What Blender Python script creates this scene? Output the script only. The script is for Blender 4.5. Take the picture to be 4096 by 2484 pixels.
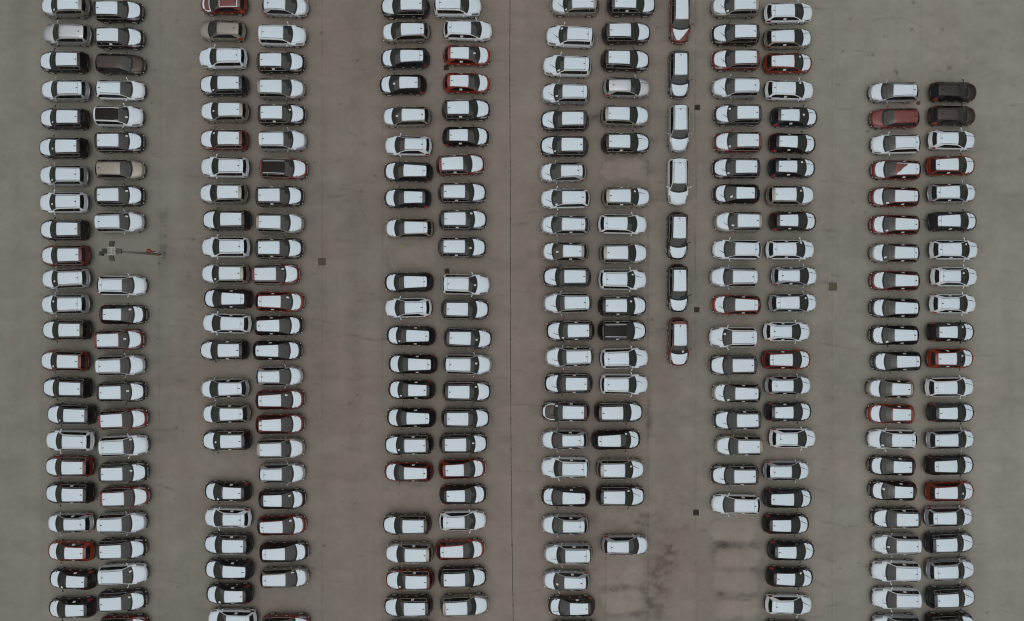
import bpy, math, random
import numpy as np

# ------------------------------------------------------------------ set-up
for o in list(bpy.data.objects):
    bpy.data.objects.remove(o)
sc = bpy.context.scene
R = math.radians
H_CAM = 73.0            # height of the drone above the lot, metres
S = 0.0233              # metres on the ground per pixel of the 4096-wide photograph
HALF = 2048 * S

cam_d = bpy.data.cameras.new('camera')
cam = bpy.data.objects.new('camera', cam_d)
sc.collection.objects.link(cam)
cam.location = (0, 0, H_CAM)
cam.rotation_euler = (0, 0, 0)
cam_d.sensor_width = 36
cam_d.lens = 18 * H_CAM / HALF
cam_d.clip_end = 3000
sc.camera = cam
sc.render.resolution_x = 1024
sc.render.resolution_y = 621

SUN_EL, SUN_ROT = R(80), R(200)
world = bpy.data.worlds.new('World')
sc.world = world
world.use_nodes = True
nt = world.node_tree
nt.nodes.clear()
sky = nt.nodes.new('ShaderNodeTexSky')
sky.sky_type = 'NISHITA'
sky.sun_disc = False
sky.sun_elevation = SUN_EL
sky.sun_rotation = SUN_ROT
sky.air_density = 1.0
sky.dust_density = 5.0
hs = nt.nodes.new('ShaderNodeHueSaturation')
hs.inputs['Saturation'].default_value = 0.22      # flat grey overcast
bg = nt.nodes.new('ShaderNodeBackground')
bg.inputs['Strength'].default_value = 0.055
wo = nt.nodes.new('ShaderNodeOutputWorld')
nt.links.new(sky.outputs[0], hs.inputs['Color'])
nt.links.new(hs.outputs[0], bg.inputs[0])
nt.links.new(bg.outputs[0], wo.inputs[0])

sun_d = bpy.data.lights.new('sun', 'SUN')
sun_d.energy = 1.5
sun_d.angle = R(115)
sun_d.color = (1.0, 0.985, 0.965)
sun = bpy.data.objects.new('sun', sun_d)
sc.collection.objects.link(sun)
sun.rotation_euler = (R(90) - SUN_EL, 0, R(180) - SUN_ROT)
sun.location = (0, 0, 60)

sc.view_settings.view_transform = 'Standard'
sc.view_settings.look = 'None'
sc.view_settings.exposure = -0.14
sc.view_settings.gamma = 1.0
try:
    sc.cycles.filter_width = 1.15
except Exception:
    pass
sc.view_settings.use_curve_mapping = False

C = sc.collection
rnd = random.Random(5)
nrs = np.random.RandomState(11)


def W(px, py, z=0.0):
    """photo pixel -> world point at height z"""
    k = S * (H_CAM - z) / H_CAM
    return (px - 2048) * k, (1242 - py) * k, z


# ------------------------------------------------------------------ materials
def mat(name, col, rough=0.5, metal=0.0, coat=0.0, noise=0.0, nscale=3.0, bump=0.0, bscale=20.0, spec=0.5,
        rvar=0.0):
    m = bpy.data.materials.new(name)
    m.use_nodes = True
    t = m.node_tree
    b = t.nodes['Principled BSDF']
    b.inputs['Base Color'].default_value = (*col, 1)
    b.inputs['Roughness'].default_value = rough
    b.inputs['Metallic'].default_value = metal
    b.inputs['Coat Weight'].default_value = coat
    b.inputs['Coat Roughness'].default_value = 0.06
    b.inputs['Specular IOR Level'].default_value = spec
    tc = t.nodes.new('ShaderNodeTexCoord')
    if noise > 0:
        n = t.nodes.new('ShaderNodeTexNoise')
        n.inputs['Scale'].default_value = nscale
        n.inputs['Detail'].default_value = 5
        t.links.new(tc.outputs['Object'], n.inputs['Vector'])
        oi = t.nodes.new('ShaderNodeObjectInfo')
        add = t.nodes.new('ShaderNodeMath'); add.operation = 'MULTIPLY_ADD'
        add.inputs[1].default_value = 0.35
        t.links.new(oi.outputs['Random'], add.inputs[0])
        t.links.new(n.outputs['Fac'], add.inputs[2])
        mr = t.nodes.new('ShaderNodeMapRange')
        mr.inputs['From Min'].default_value = 0.3
        mr.inputs['From Max'].default_value = 1.05
        mr.inputs['To Min'].default_value = 1 - noise
        mr.inputs['To Max'].default_value = 1 + noise
        t.links.new(add.outputs[0], mr.inputs['Value'])
        mx = t.nodes.new('ShaderNodeVectorMath'); mx.operation = 'SCALE'
        mx.inputs[0].default_value = col
        t.links.new(mr.outputs[0], mx.inputs['Scale'])
        t.links.new(mx.outputs[0], b.inputs['Base Color'])
        if rvar:
            mr2 = t.nodes.new('ShaderNodeMapRange')
            mr2.inputs['To Min'].default_value = max(0.02, rough - rvar)
            mr2.inputs['To Max'].default_value = rough + rvar
            t.links.new(n.outputs['Fac'], mr2.inputs['Value'])
            t.links.new(mr2.outputs[0], b.inputs['Roughness'])
    if bump > 0:
        n2 = t.nodes.new('ShaderNodeTexNoise')
        n2.inputs['Scale'].default_value = bscale
        n2.inputs['Detail'].default_value = 4
        t.links.new(tc.outputs['Object'], n2.inputs['Vector'])
        bp = t.nodes.new('ShaderNodeBump')
        bp.inputs['Strength'].default_value = bump
        bp.inputs['Distance'].default_value = 0.02
        t.links.new(n2.outputs['Fac'], bp.inputs['Height'])
        t.links.new(bp.outputs[0], b.inputs['Normal'])
    return m


PAINT = {
    'k': mat('paint_black', (0.016, 0.010, 0.009), 0.36, 0.0, 0.22, 0.25, 2, spec=.35),
    'n': mat('paint_blue_black', (0.022, 0.023, 0.030), 0.34, 0.2, 0.5, 0.2, 2),
    'b': mat('paint_dark_bronze', (0.046, 0.034, 0.028), 0.36, 0.4, 0.3, 0.15, 2, spec=.35),
    'm': mat('paint_champagne', (0.25, 0.232, 0.195), 0.38, 0.4, 0.6, 0.08, 2),
    'r': mat('paint_maroon', (0.128, 0.018, 0.012), 0.34, 0.1, 0.4, 0.12, 2),
    'o': mat('paint_orange_red', (0.195, 0.026, 0.010), 0.34, 0.1, 0.4, 0.10, 2),
    's': mat('paint_silver', (0.45, 0.475, 0.50), 0.36, 0.6, 0.6, 0.05, 2),
    'w': mat('paint_white', (0.63, 0.68, 0.71), 0.35, 0.0, 0.5, 0.03, 2),
}
M_FILM = mat('protective_film', (0.585, 0.685, 0.75), 0.42, 0, 0, 0.045, 1.6, 0.10, 5)
M_SEAM = mat('film_seam', (0.30, 0.32, 0.35), 0.6)
M_GLASS = mat('tinted_glass', (0.026, 0.030, 0.025), 0.06, 0, 0, 0.30, 2.2, spec=0.62)
M_GLASS_D = mat('dark_tinted_glass', (0.010, 0.010, 0.010), 0.05, 0, 0, 0.3, 2.2, spec=0.5)
M_TYRE = mat('tyre_rubber', (0.016, 0.015, 0.014), 0.85, 0, 0, 0.2, 8, 0.2, 40)
M_RIM = mat('alloy_rim', (0.55, 0.54, 0.52), 0.4, 0.6)
M_CHROME = mat('chrome_trim', (0.46, 0.45, 0.42), 0.3, 0.8)
M_BLACK = mat('black_plastic', (0.014, 0.013, 0.013), 0.6)
M_ROOFGL = mat('panorama_roof', (0.016, 0.0125, 0.011), 0.35, spec=0.12)
M_LAMP = mat('headlamp_lens', (0.11, 0.11, 0.115), 0.12, 0.3, 0.5, 0.9, 14)
M_TAIL = mat('tail_lamp_lens', (0.32, 0.036, 0.016), 0.2, 0, 0.4, 0.45, 9)
M_TAILD = mat('dark_tail_lamp_lens', (0.13, 0.014, 0.010), 0.15, 0, 0.7, 0.25, 8)
M_PAPER = mat('paper_slip', (0.62, 0.63, 0.60), 0.8, 0, 0, 0.1, 30)
M_FOG = mat('fog_lamp_lens', (0.70, 0.68, 0.64), 0.2)


# ------------------------------------------------------------------ mesh helpers
def mesh_from(name, vs, fs, m, smooth=True):
    me = bpy.data.meshes.new(name)
    me.from_pydata([tuple(map(float, v)) for v in vs], [], [tuple(int(i) for i in f) for f in fs])
    if smooth:
        me.shade_smooth()
    if m:
        me.materials.append(m)
    me.update()
    return me


class MB:
    def __init__(s):
        s.v = []; s.f = []

    def add(s, vs, fs):
        k = len(s.v)
        s.v += [tuple(v) for v in vs]
        s.f += [tuple(i + k for i in f) for f in fs]
        return s

    def box(s, c, d, rz=0.0, taper=1.0, ry=0.0):
        cx, cy, cz = c
        x, y, z = d[0] / 2, d[1] / 2, d[2] / 2
        ca, sa = math.cos(rz), math.sin(rz)
        cb, sb = math.cos(ry), math.sin(ry)
        vs = []
        for dz, t in ((-z, 1.0), (z, taper)):
            for dx, dy in ((-x, -y), (x, -y), (x, y), (-x, y)):
                px, py, pz = dx * t, dy * t, dz
                px, pz = px * cb + pz * sb, -px * sb + pz * cb
                vs.append((cx + px * ca - py * sa, cy + px * sa + py * ca, cz + pz))
        return s.add(vs, [(3, 2, 1, 0), (4, 5, 6, 7), (0, 1, 5, 4), (1, 2, 6, 5), (2, 3, 7, 6), (3, 0, 4, 7)])

    def tube(s, pts, r, n=6, closed=False):
        pts = [np.array(p, float) for p in pts]
        k = len(pts)
        vs = []; fs = []
        rr = r if hasattr(r, '__len__') else [r] * k
        for i, p in enumerate(pts):
            a = pts[(i - 1) % k] if (closed or i > 0) else p
            b = pts[(i + 1) % k] if (closed or i < k - 1) else p
            d = b - a
            d = d / (np.linalg.norm(d) + 1e-9)
            u = np.cross(d, (0, 0, 1.0))
            if np.linalg.norm(u) < 1e-3:
                u = np.cross(d, (0, 1.0, 0))
            u /= np.linalg.norm(u)
            w = np.cross(u, d)
            for j in range(n):
                t = 2 * math.pi * j / n
                vs.append(p + rr[i] * (math.cos(t) * u + math.sin(t) * w))
        m = k if closed else k - 1
        for i in range(m):
            for j in range(n):
                a = i * n + j; b = i * n + (j + 1) % n
                c = ((i + 1) % k) * n + (j + 1) % n; d = ((i + 1) % k) * n + j
                fs.append((a, d, c, b))
        if not closed:
            fs.append(tuple(range(n))); fs.append(tuple(reversed(range((k - 1) * n, k * n))))
        return s.add(vs, fs)

    def lathe(s, prof, n=24, axis='z', c=(0, 0, 0)):
        vs = []; fs = []
        for (r, h) in prof:
            for j in range(n):
                t = 2 * math.pi * j / n
                a, b = r * math.cos(t), r * math.sin(t)
                p = {'z': (a, b, h), 'y': (a, h, b), 'x': (h, a, b)}[axis]
                vs.append((p[0] + c[0], p[1] + c[1], p[2] + c[2]))
        for i in range(len(prof) - 1):
            for j in range(n):
                fs.append((i * n + j, i * n + (j + 1) % n, (i + 1) * n + (j + 1) % n, (i + 1) * n + j))
        fs.append(tuple(reversed(range(n)))); fs.append(tuple(range((len(prof) - 1) * n, len(prof) * n)))
        return s.add(vs, fs)

    def mesh(s, name, m, smooth=False):
        return mesh_from(name, s.v, s.f, m, smooth)


def link(name, me, parent=None, loc=(0, 0, 0), rot=(0, 0, 0)):
    o = bpy.data.objects.new(name, me)
    C.objects.link(o)
    o.location = loc
    o.rotation_euler = rot
    if parent:
        o.parent = parent
    return o


def tag(o, label, cat, group=None):
    o['label'] = label; o['category'] = cat
    if group:
        o['group'] = group
    return o


def struct(o, kind='structure'):
    o['kind'] = kind
    return o


# ------------------------------------------------------------------ ground sheet
def smooth_noise(nx, ny, cx, cy, seed):
    """value noise with cell sizes cx, cy (in samples)"""
    r = np.random.RandomState(seed)
    gx, gy = int(nx / cx) + 4, int(ny / cy) + 4
    g = r.rand(gy, gx)
    x = np.arange(nx) / cx; y = np.arange(ny) / cy
    xi = x.astype(int); yi = y.astype(int)
    fx = x - xi; fy = y - yi
    fx = fx * fx * (3 - 2 * fx); fy = fy * fy * (3 - 2 * fy)
    a = g[yi][:, xi]; b = g[yi][:, xi + 1]; c = g[yi + 1][:, xi]; d = g[yi + 1][:, xi + 1]
    return (a * (1 - fx) + b * fx) * (1 - fy)[:, None] + (c * (1 - fx) + d * fx) * fy[:, None]


SP = 0.11
xs = np.arange(-52, 52 + 1e-6, SP); ys = np.arange(-33, 33 + 1e-6, SP)
xo = np.array([-900, -300, -120, -70, -57.0]); yo = np.array([-900, -300, -120, -60, -40.0])
X = np.concatenate([xo, xs, -xo[::-1]]); Y = np.concatenate([yo, ys, -yo[::-1]])
nx, ny = len(X), len(Y)
PX = X / S + 2048; PY = 1242 - Y / S            # photo pixel position of each column / row
gx, gy = np.meshgrid(PX, PY)


def nz(mx_, my_, seed):
    return smooth_noise(nx, ny, mx_ / SP, my_ / SP, seed) * 2 - 1


def lerp_x(pts):
    return np.interp(gx, [p[0] for p in pts], [p[1] for p in pts])


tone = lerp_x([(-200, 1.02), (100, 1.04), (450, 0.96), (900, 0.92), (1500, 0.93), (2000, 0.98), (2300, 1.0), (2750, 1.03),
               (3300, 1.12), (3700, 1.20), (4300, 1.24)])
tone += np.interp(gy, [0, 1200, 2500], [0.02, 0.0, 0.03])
bands = np.zeros(nx)
for bx_, bw_, ba_ in ((90, 30, -.03), (560, 40, -.03), (700, 22, .03), (760, 18, -.025), (1260, 24, -.03), (1345, 30, .03), (1420, 26, -.03), (1475, 20, .025),
                      (1990, 18, .03), (2075, 16, .03), (2130, 22, -.03), (2640, 26, -.05), (2740, 18, .03), (2815, 14, -.03), (3260, 30, .03), (3390, 34, -.03),
                      (3310, 8, -.05), (3350, 8, -.05), (3960, 40, .03), (4040, 26, -.02)):
    bands += ba_ * np.exp(-((PX - bx_) / bw_) ** 2)
tone *= 1 + bands[None, :] * (.7 + .5 * nz(3, 9, 51))
warm = lerp_x([(-200, 0.0), (500, 0.1), (800, 0.6), (1300, 1.0), (2300, 0.95), (3000, 0.5), (3500, 0.1), (4300, 0.0)])  # lens colour shading painted into the ground: browner middle, grey-green edges
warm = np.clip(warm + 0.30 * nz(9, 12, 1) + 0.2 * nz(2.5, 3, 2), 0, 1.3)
tone *= 1 + 0.05 * nz(14, 10, 3) + 0.05 * nz(4.3, 3.1, 4) + 0.045 * nz(2.3, 1.9, 44) + 0.06 * nz(1.3, 0.9, 5) + 0.05 * nz(0.4, 0.3, 6)
tone *= 1 + 0.02 * nz(5, 0.5, 7) + 0.028 * nz(0.9, 17, 8) + 0.02 * nz(0.3, 5, 9)
red = np.zeros_like(tone)


def stamp(px, py, rx, ry, amt, ang=0.0, soft=1.0, rd=0.0, ragged=0.0, seed=0):
    """soft elliptical stain of tyre dirt, damp or dust"""
    ca, sa = math.cos(ang), math.sin(ang)
    pad = 2.6 * max(rx, ry)
    i0, i1 = np.searchsorted(PX, [px - pad, px + pad])
    jm = np.where((PY > py - pad) & (PY < py + pad))[0]
    if i1 <= i0 or len(jm) == 0:
        return
    j0, j1 = jm[0], jm[-1] + 1
    dx = gx[j0:j1, i0:i1] - px; dy = gy[j0:j1, i0:i1] - py
    u = (dx * ca + dy * sa) / rx; v = (-dx * sa + dy * ca) / ry
    w = np.exp(-((u * u + v * v) ** soft))
    if ragged:
        w = w * (1 - ragged + ragged * RAG[j0:j1, i0:i1])
    tone[j0:j1, i0:i1] *= 1 + max(-.6, 1.6 * amt) * w
    if rd:
        red[j0:j1, i0:i1] += rd * w


RAG = np.clip(0.5 + 1.1 * nz(0.8, 0.5, 21) + 0.6 * nz(0.25, 0.2, 22), 0, 1.4)


RAG2 = nz(1.6, 1.1, 41)
RAG3 = np.clip(.5 + .9 * nz(2.2, 1.6, 42), 0, 1.3)


def ghost(px, py, hw, hh, amt, edge=-0.15):
    """pale, cleaner rectangle with rounded corners left by a parked car"""
    jm = np.where((PY > py - hh * 1.7) & (PY < py + hh * 1.7))[0]
    i0, i1 = np.searchsorted(PX, [px - hw * 1.5, px + hw * 1.5])
    j0, j1 = jm[0], jm[-1] + 1
    wob = 7.0 * (RAG[j0:j1, i0:i1] - 0.5) + 7.0 * RAG2[j0:j1, i0:i1]
    dx = np.abs(gx[j0:j1, i0:i1] - px) - (hw - hh * .75)
    dy = np.abs(gy[j0:j1, i0:i1] - py) - (hh - hh * .75)
    d = np.sqrt(np.maximum(dx, 0) ** 2 + np.maximum(dy, 0) ** 2) - hh * .75 + wob
    inside = 1 / (1 + np.exp(d / 1.7))
    ring = np.exp(-((d - 10) / (7 + 8 * RAG3[j0:j1, i0:i1])) ** 2) * RAG3[j0:j1, i0:i1] * (.4 + .6 * RAG[j0:j1, i0:i1]) * 1.5
    red[j0:j1, i0:i1] += amt * 1.0 * inside
    tone[j0:j1, i0:i1] *= (1 + amt * inside) * (1 + edge * min(1, (amt / .08) ** 2) * ring)


for gxp, gyp, a in ((2930, 2125, .10), (2940, 2226, .09), (2944, 2327, .08), (2950, 2434, .10),
                    (2478, 2092, .07), (2484, 2300, .08), (2488, 2405, .09), (2498, 676, .09),
                    (1644, 1027, .06), (1631, 1985, .05), (950, 1478, .03), (930, 1880, .03), (3790, 242, .04),
                    (510, 1100, .03), (2486, 2200, .05), (1010, 2440, .04)):
    ghost(gxp, gyp, 86 if gxp > 2000 else 92, 40, a)
# dark grime where nothing has been driven off: between the ghosts and along the joints
for (a, b, c, d, e) in ((2590, 2075, 45, 22, -.20), (2560, 2095, 25, 12, -.18), (2610, 2300, 40, 60, -.15),
                        (2600, 2420, 45, 70, -.17), (2480, 2160, 90, 14, -.12), (2490, 2355, 95, 14, -.14),
                        (2460, 2462, 95, 12, -.14), (2930, 2180, 110, 14, -.14), (2990, 2185, 60, 12, -.14),
                        (2960, 2280, 100, 13, -.12), (2960, 2378, 95, 13, -.12), (2885, 2370, 14, 12, -.25),
                        (2370, 2080, 60, 26, -.12), (2590, 680, 50, 30, -.18), (2600, 780, 40, 25, -.16),
                        (2400, 470, 60, 18, -.14), (2600, 560, 40, 24, -.15), (2590, 1690, 22, 50, -.16),
                        (2560, 1150, 30, 60, -.06), (648, 940, 24, 90, -.10), (655, 860, 26, 30, -.10),
                        (1350, 1510, 70, 12, -.10), (1480, 1505, 60, 10, -.08), (1280, 1460, 30, 30, -.08),
                        (2120, 2010, 26, 16, -.14), (3120, 1905, 30, 8, -.1), (2200, 920, 50, 16, -.1),
                        (2700, 1650, 60, 100, -.05), (2680, 2200, 40, 120, -.08), (3800, 210, 60, 10, -.07)):
    stamp(a, b, c, d, e, ragged=.7)
for k in range(230):      # scuffs and tyre marks, mostly running across the lanes
    lane = rnd.choice([(1215, 1510), (1215, 1510), (1235, 1500), (730, 830), (1960, 2140), (2590, 2700), (3240, 3460),
                       (3880, 4060), (600, 790), (2060, 2170), (3240, 3420)])
    px = rnd.uniform(*lane); py = rnd.uniform(10, 2480)
    stamp(px, py, rnd.uniform(10, 50), rnd.uniform(2.0, 5.5), -rnd.uniform(.05, .17), rnd.gauss(0.08, .14), ragged=.5)
for k in range(170):
    stamp(rnd.uniform(0, 4096), rnd.uniform(0, 2484), rnd.uniform(14, 60), rnd.uniform(8, 30), rnd.uniform(-.07, .05),
          rnd.uniform(-.5, .5), ragged=.6)
for k in range(90):       # oil drips
    stamp(rnd.choice([rnd.uniform(2600, 2740), rnd.uniform(1240, 1500), rnd.uniform(3300, 4090), rnd.uniform(600, 780)]),
          rnd.uniform(0, 2484), rnd.uniform(3, 6), rnd.uniform(3, 5), -rnd.uniform(.15, .4), rnd.uniform(0, 3))
for (a, b, r_) in ((3489, 216, 5), (3493, 222, 4), (3583, 285, 6), (3588, 293, 5), (3585, 206, 3), (3870, 231, 4),
                   (3770, 117, 6), (3654, 10, 6), (3537, 146, 5), (3263, 32, 4), (3272, 34, 3), (3458, 849, 3),
                   (3459, 955, 3), (1596, 1975, 2.5), (2528, 2397, 3), (2385, 465, 6), (3797, 272, 10), (3795, 318, 3)):
    stamp(a, b, r_, r_, -.5, ragged=.3)
for (a, b, c, d, e, f) in ((2680, 2170, 40, 130, -.10, .25), (2700, 1900, 50, 120, -.05, .15), (2660, 2360, 30, 110, -.12, .2), (2600, 2250, 30, 30, -.1, .25),
                           (2940, 2395, 70, 8, -.16, .1), (2885, 2365, 16, 14, -.2, .15), (2985, 2400, 26, 4, -.3, .1), (2470, 2355, 60, 8, -.14, .2),
                           (2570, 2050, 30, 14, .05, .2), (2590, 2270, 20, 18, .06, .3), (2250, 2120, 60, 20, -.08, .1), (930, 2010, 70, 30, .04, .25),
                           (690, 1000, 20, 110, 0, .2), (2640, 1500, 40, 100, -.03, .12), (1640, 1985, 60, 30, .03, .2), (2500, 680, 60, 26, .03, .15)):
    stamp(a, b, c, d, e, rd=f, ragged=.7)
for (a, b, c, d, e, f) in ((2625, 2330, 26, 120, -.16, .12), (2590, 2440, 22, 60, -.16, 0), (2660, 2230, 30, 90, -.10, .15), (2575, 2085, 34, 14, -.2, 0),
                           (2480, 2352, 90, 12, -.10, .15), (2490, 2358, 40, 6, -.14, 0), (2920, 2190, 60, 12, -.10, 0), (3030, 2170, 24, 40, -.10, 0),
                           (3040, 2280, 22, 60, -.08, 0), (2960, 2285, 80, 9, -.10, 0), (2595, 1650, 10, 110, -.16, 0), (2600, 780, 34, 18, -.16, 0),
                           (2610, 460, 40, 22, -.14, 0), (2370, 470, 70, 12, -.12, 0), (660, 960, 12, 90, -.14, 0), (2640, 2000, 60, 30, -.05, .1)):
    stamp(a, b, c, d, e, rd=f, ragged=.75)
for k in range(60):
    stamp(rnd.gauss(2560, 130), rnd.uniform(1950, 2480), rnd.uniform(8, 40), rnd.uniform(5, 16), -rnd.uniform(.03, .12), rnd.gauss(0, .4), ragged=.8)
# swept arcs left by turning wheels
for (cx_, cy_, rr_, a0, a1, am) in ((3850, 1500, 190, -.7, .9, -.018), (3850, 1500, 204, -.6, .8, -.015),
                                    (1400, 1560, 220, 3.9, 5.2, -.04), (1560, 800, 120, 2.2, 3.9, -.03),
                                    (1500, 1150, 210, 1.0, 2.0, -.06), (3560, 300, 230, 4.4, 5.6, -.05)):
    for t in np.linspace(a0, a1, 40):
        stamp(cx_ + rr_ * math.cos(t), cy_ + rr_ * math.sin(t), 9, 4, am, t + 1.57, ragged=.4)
# faint construction joints
for jx, am, wd in ((168, -.10, 1.9), (387, -.06, 1.6), (640, -.13, 2.0), (905, -.03, 1.6), (1290, -.12, 2.0), (1529, -.10, 1.8),
                   (1790, -.05, 1.6), (2233, -.09, 1.8), (2422, -.12, 1.9), (2593, -.15, 2.2), (2783, -.17, 2.4), (2967, -.08, 1.8),
                   (3329, -.09, 1.8), (3683, -.06, 1.8), (3871, -.08, 1.9)):
    wob = np.interp(PY, np.linspace(-600, 3100, 30), nrs.rand(30) * 3 - 1.5)[:, None]
    tone *= 1 + 1.5 * am * np.exp(-((gx - jx - wob) / wd) ** 2) * (0.6 + 0.5 * RAG)
    tone *= 1 + am * .22 * np.exp(-((gx - jx - wob) / 14) ** 2) * RAG
for jy, am in ((205, -.035), (1168, -.03), (1650, -.04), (2106, -.035)):
    tone *= 1 + am * np.exp(-((gy - jy) / 1.9) ** 2) * RAG
red += 0.10 * np.clip(nz(3, 5, 31) - .35, 0, 1) * 2

ALB = 0.205
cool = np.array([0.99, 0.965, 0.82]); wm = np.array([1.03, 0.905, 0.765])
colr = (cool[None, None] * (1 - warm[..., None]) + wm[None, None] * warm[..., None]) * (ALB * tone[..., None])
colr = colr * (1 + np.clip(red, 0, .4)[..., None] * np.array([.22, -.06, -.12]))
colr = np.clip(colr, 0.02, 0.6)

verts = np.zeros((ny * nx, 3))
mgx, mgy = np.meshgrid(X, Y)
verts[:, 0] = mgx.ravel(); verts[:, 1] = mgy.ravel()
idx = np.arange(ny * nx).reshape(ny, nx)
q = np.stack([idx[:-1, :-1], idx[:-1, 1:], idx[1:, 1:], idx[1:, :-1]], -1).reshape(-1, 4)
gm = bpy.data.meshes.new('lot_paving')
gm.vertices.add(len(verts)); gm.vertices.foreach_set('co', verts.ravel())
gm.loops.add(q.size); gm.loops.foreach_set('vertex_index', q.ravel().astype(np.int32))
gm.polygons.add(len(q)); gm.polygons.foreach_set('loop_start', np.arange(0, q.size, 4, dtype=np.int32))
gm.update(calc_edges=True)
at = gm.attributes.new('stain', 'FLOAT_COLOR', 'POINT')  # holds stains and joints together with the painted lens tint
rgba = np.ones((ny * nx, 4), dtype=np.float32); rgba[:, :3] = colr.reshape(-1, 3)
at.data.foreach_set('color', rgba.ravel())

m = bpy.data.materials.new('worn_concrete')
m.use_nodes = True
t = m.node_tree; b = t.nodes['Principled BSDF']
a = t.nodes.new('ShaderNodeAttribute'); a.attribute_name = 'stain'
tc = t.nodes.new('ShaderNodeTexCoord')
n1 = t.nodes.new('ShaderNodeTexNoise'); n1.inputs['Scale'].default_value = 9; n1.inputs['Detail'].default_value = 8
n1.inputs['Roughness'].default_value = .75
t.links.new(tc.outputs['Object'], n1.inputs['Vector'])
mr = t.nodes.new('ShaderNodeMapRange')
mr.inputs['From Min'].default_value = .3; mr.inputs['From Max'].default_value = .7
mr.inputs['To Min'].default_value = .90; mr.inputs['To Max'].default_value = 1.10
t.links.new(n1.outputs['Fac'], mr.inputs['Value'])
sc_ = t.nodes.new('ShaderNodeVectorMath'); sc_.operation = 'SCALE'
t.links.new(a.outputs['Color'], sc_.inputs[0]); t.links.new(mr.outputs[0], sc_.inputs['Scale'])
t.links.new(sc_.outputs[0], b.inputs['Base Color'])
b.inputs['Roughness'].default_value = .85
b.inputs['Specular IOR Level'].default_value = .25
bp = t.nodes.new('ShaderNodeBump'); bp.inputs['Strength'].default_value = .25; bp.inputs['Distance'].default_value = .01
n2 = t.nodes.new('ShaderNodeTexNoise'); n2.inputs['Scale'].default_value = 60; n2.inputs['Detail'].default_value = 3
t.links.new(tc.outputs['Object'], n2.inputs['Vector'])
t.links.new(n2.outputs['Fac'], bp.inputs['Height']); t.links.new(bp.outputs[0], b.inputs['Normal'])
gm.materials.append(m)
struct(link('ground', gm))

# bitumen-filled main expansion joint
M_TAR = mat('bitumen', (0.010, 0.008, 0.008), .5, 0, 0, .3, 3)
jp = [(2038.5, -300), (2040, 0), (2039, 300), (2041, 700), (2041.6, 1240), (2043, 1640), (2044.6, 1844), (2048, 2150), (2053, 2484), (2056, 2800)]
vs = []; fs = []
yy = np.linspace(-300, 2800, 420)
for i, py in enumerate(yy):
    px = np.interp(py, [p[1] for p in jp], [p[0] for p in jp]) + rnd.uniform(-.35, .35)
    w = 1.15 + rnd.uniform(-.25, .5) + (1.2 if rnd.random() < .02 else 0)
    for sgn in (-1, 1):
        x, y, _ = W(px + sgn * w, py)
        vs.append((x, y, .004))
    if i:
        k = 2 * i
        fs.append((k - 2, k, k + 1, k - 1))
struct(link('expansion_joint', mesh_from('expansion_joint', vs, fs, M_TAR, False)))


# ------------------------------------------------------------------ car models
MODELS = {
    'S': dict(kind='suv', L=4.42, W=.945, xn=2.21, cowl=1.10, head=.34, fend=-1.66, roof=-1.93, gend=-2.10,
              belt=1.10, yt=.615, yc=.80, wf=1.31, wr=-1.33, rw=.35, mir=.62,
              prof=[(2.21, .66), (2.19, .78), (2.10, .88), (1.9, .965), (1.5, 1.05), (1.10, 1.10), (.72, 1.34), (.34, 1.535), (.1, 1.595),
                    (-.3, 1.63), (-.9, 1.635), (-1.5, 1.60), (-1.93, 1.55), (-1.97, 1.47), (-2.10, 1.16), (-2.15, 1.02),
                    (-2.20, .90), (-2.21, .70)]),
    'T': dict(kind='estate', L=4.49, W=.895, xn=2.245, cowl=1.30, head=.36, fend=-1.72, roof=-1.80, gend=-2.10,
              belt=.98, yt=.575, yc=.77, wf=1.36, wr=-1.29, rw=.32, mir=.78,
              prof=[(2.245, .58), (2.22, .70), (2.12, .80), (1.9, .87), (1.6, .93), (1.30, .97), (.85, 1.22), (.36, 1.415),
                    (.1, 1.46), (-.3, 1.485), (-.9, 1.485), (-1.5, 1.45), (-1.80, 1.42), (-1.85, 1.36), (-2.10, 1.08),
                    (-2.16, .98), (-2.23, .86), (-2.245, .66)]),
    'H': dict(kind='hatch', L=4.31, W=.89, xn=2.155, cowl=1.21, head=.25, fend=-1.48, roof=-1.74, gend=-1.99,
              belt=.98, yt=.565, yc=.77, wf=1.28, wr=-1.37, rw=.32, mir=.68,
              prof=[(2.155, .58), (2.13, .70), (2.03, .80), (1.8, .87), (1.5, .93), (1.21, .97), (.75, 1.22), (.25, 1.415),
                    (0, 1.46), (-.4, 1.48), (-.9, 1.475), (-1.4, 1.43), (-1.74, 1.38), (-1.78, 1.32), (-1.99, 1.05),
                    (-2.06, .95), (-2.14, .84), (-2.155, .66)]),
}


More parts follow.
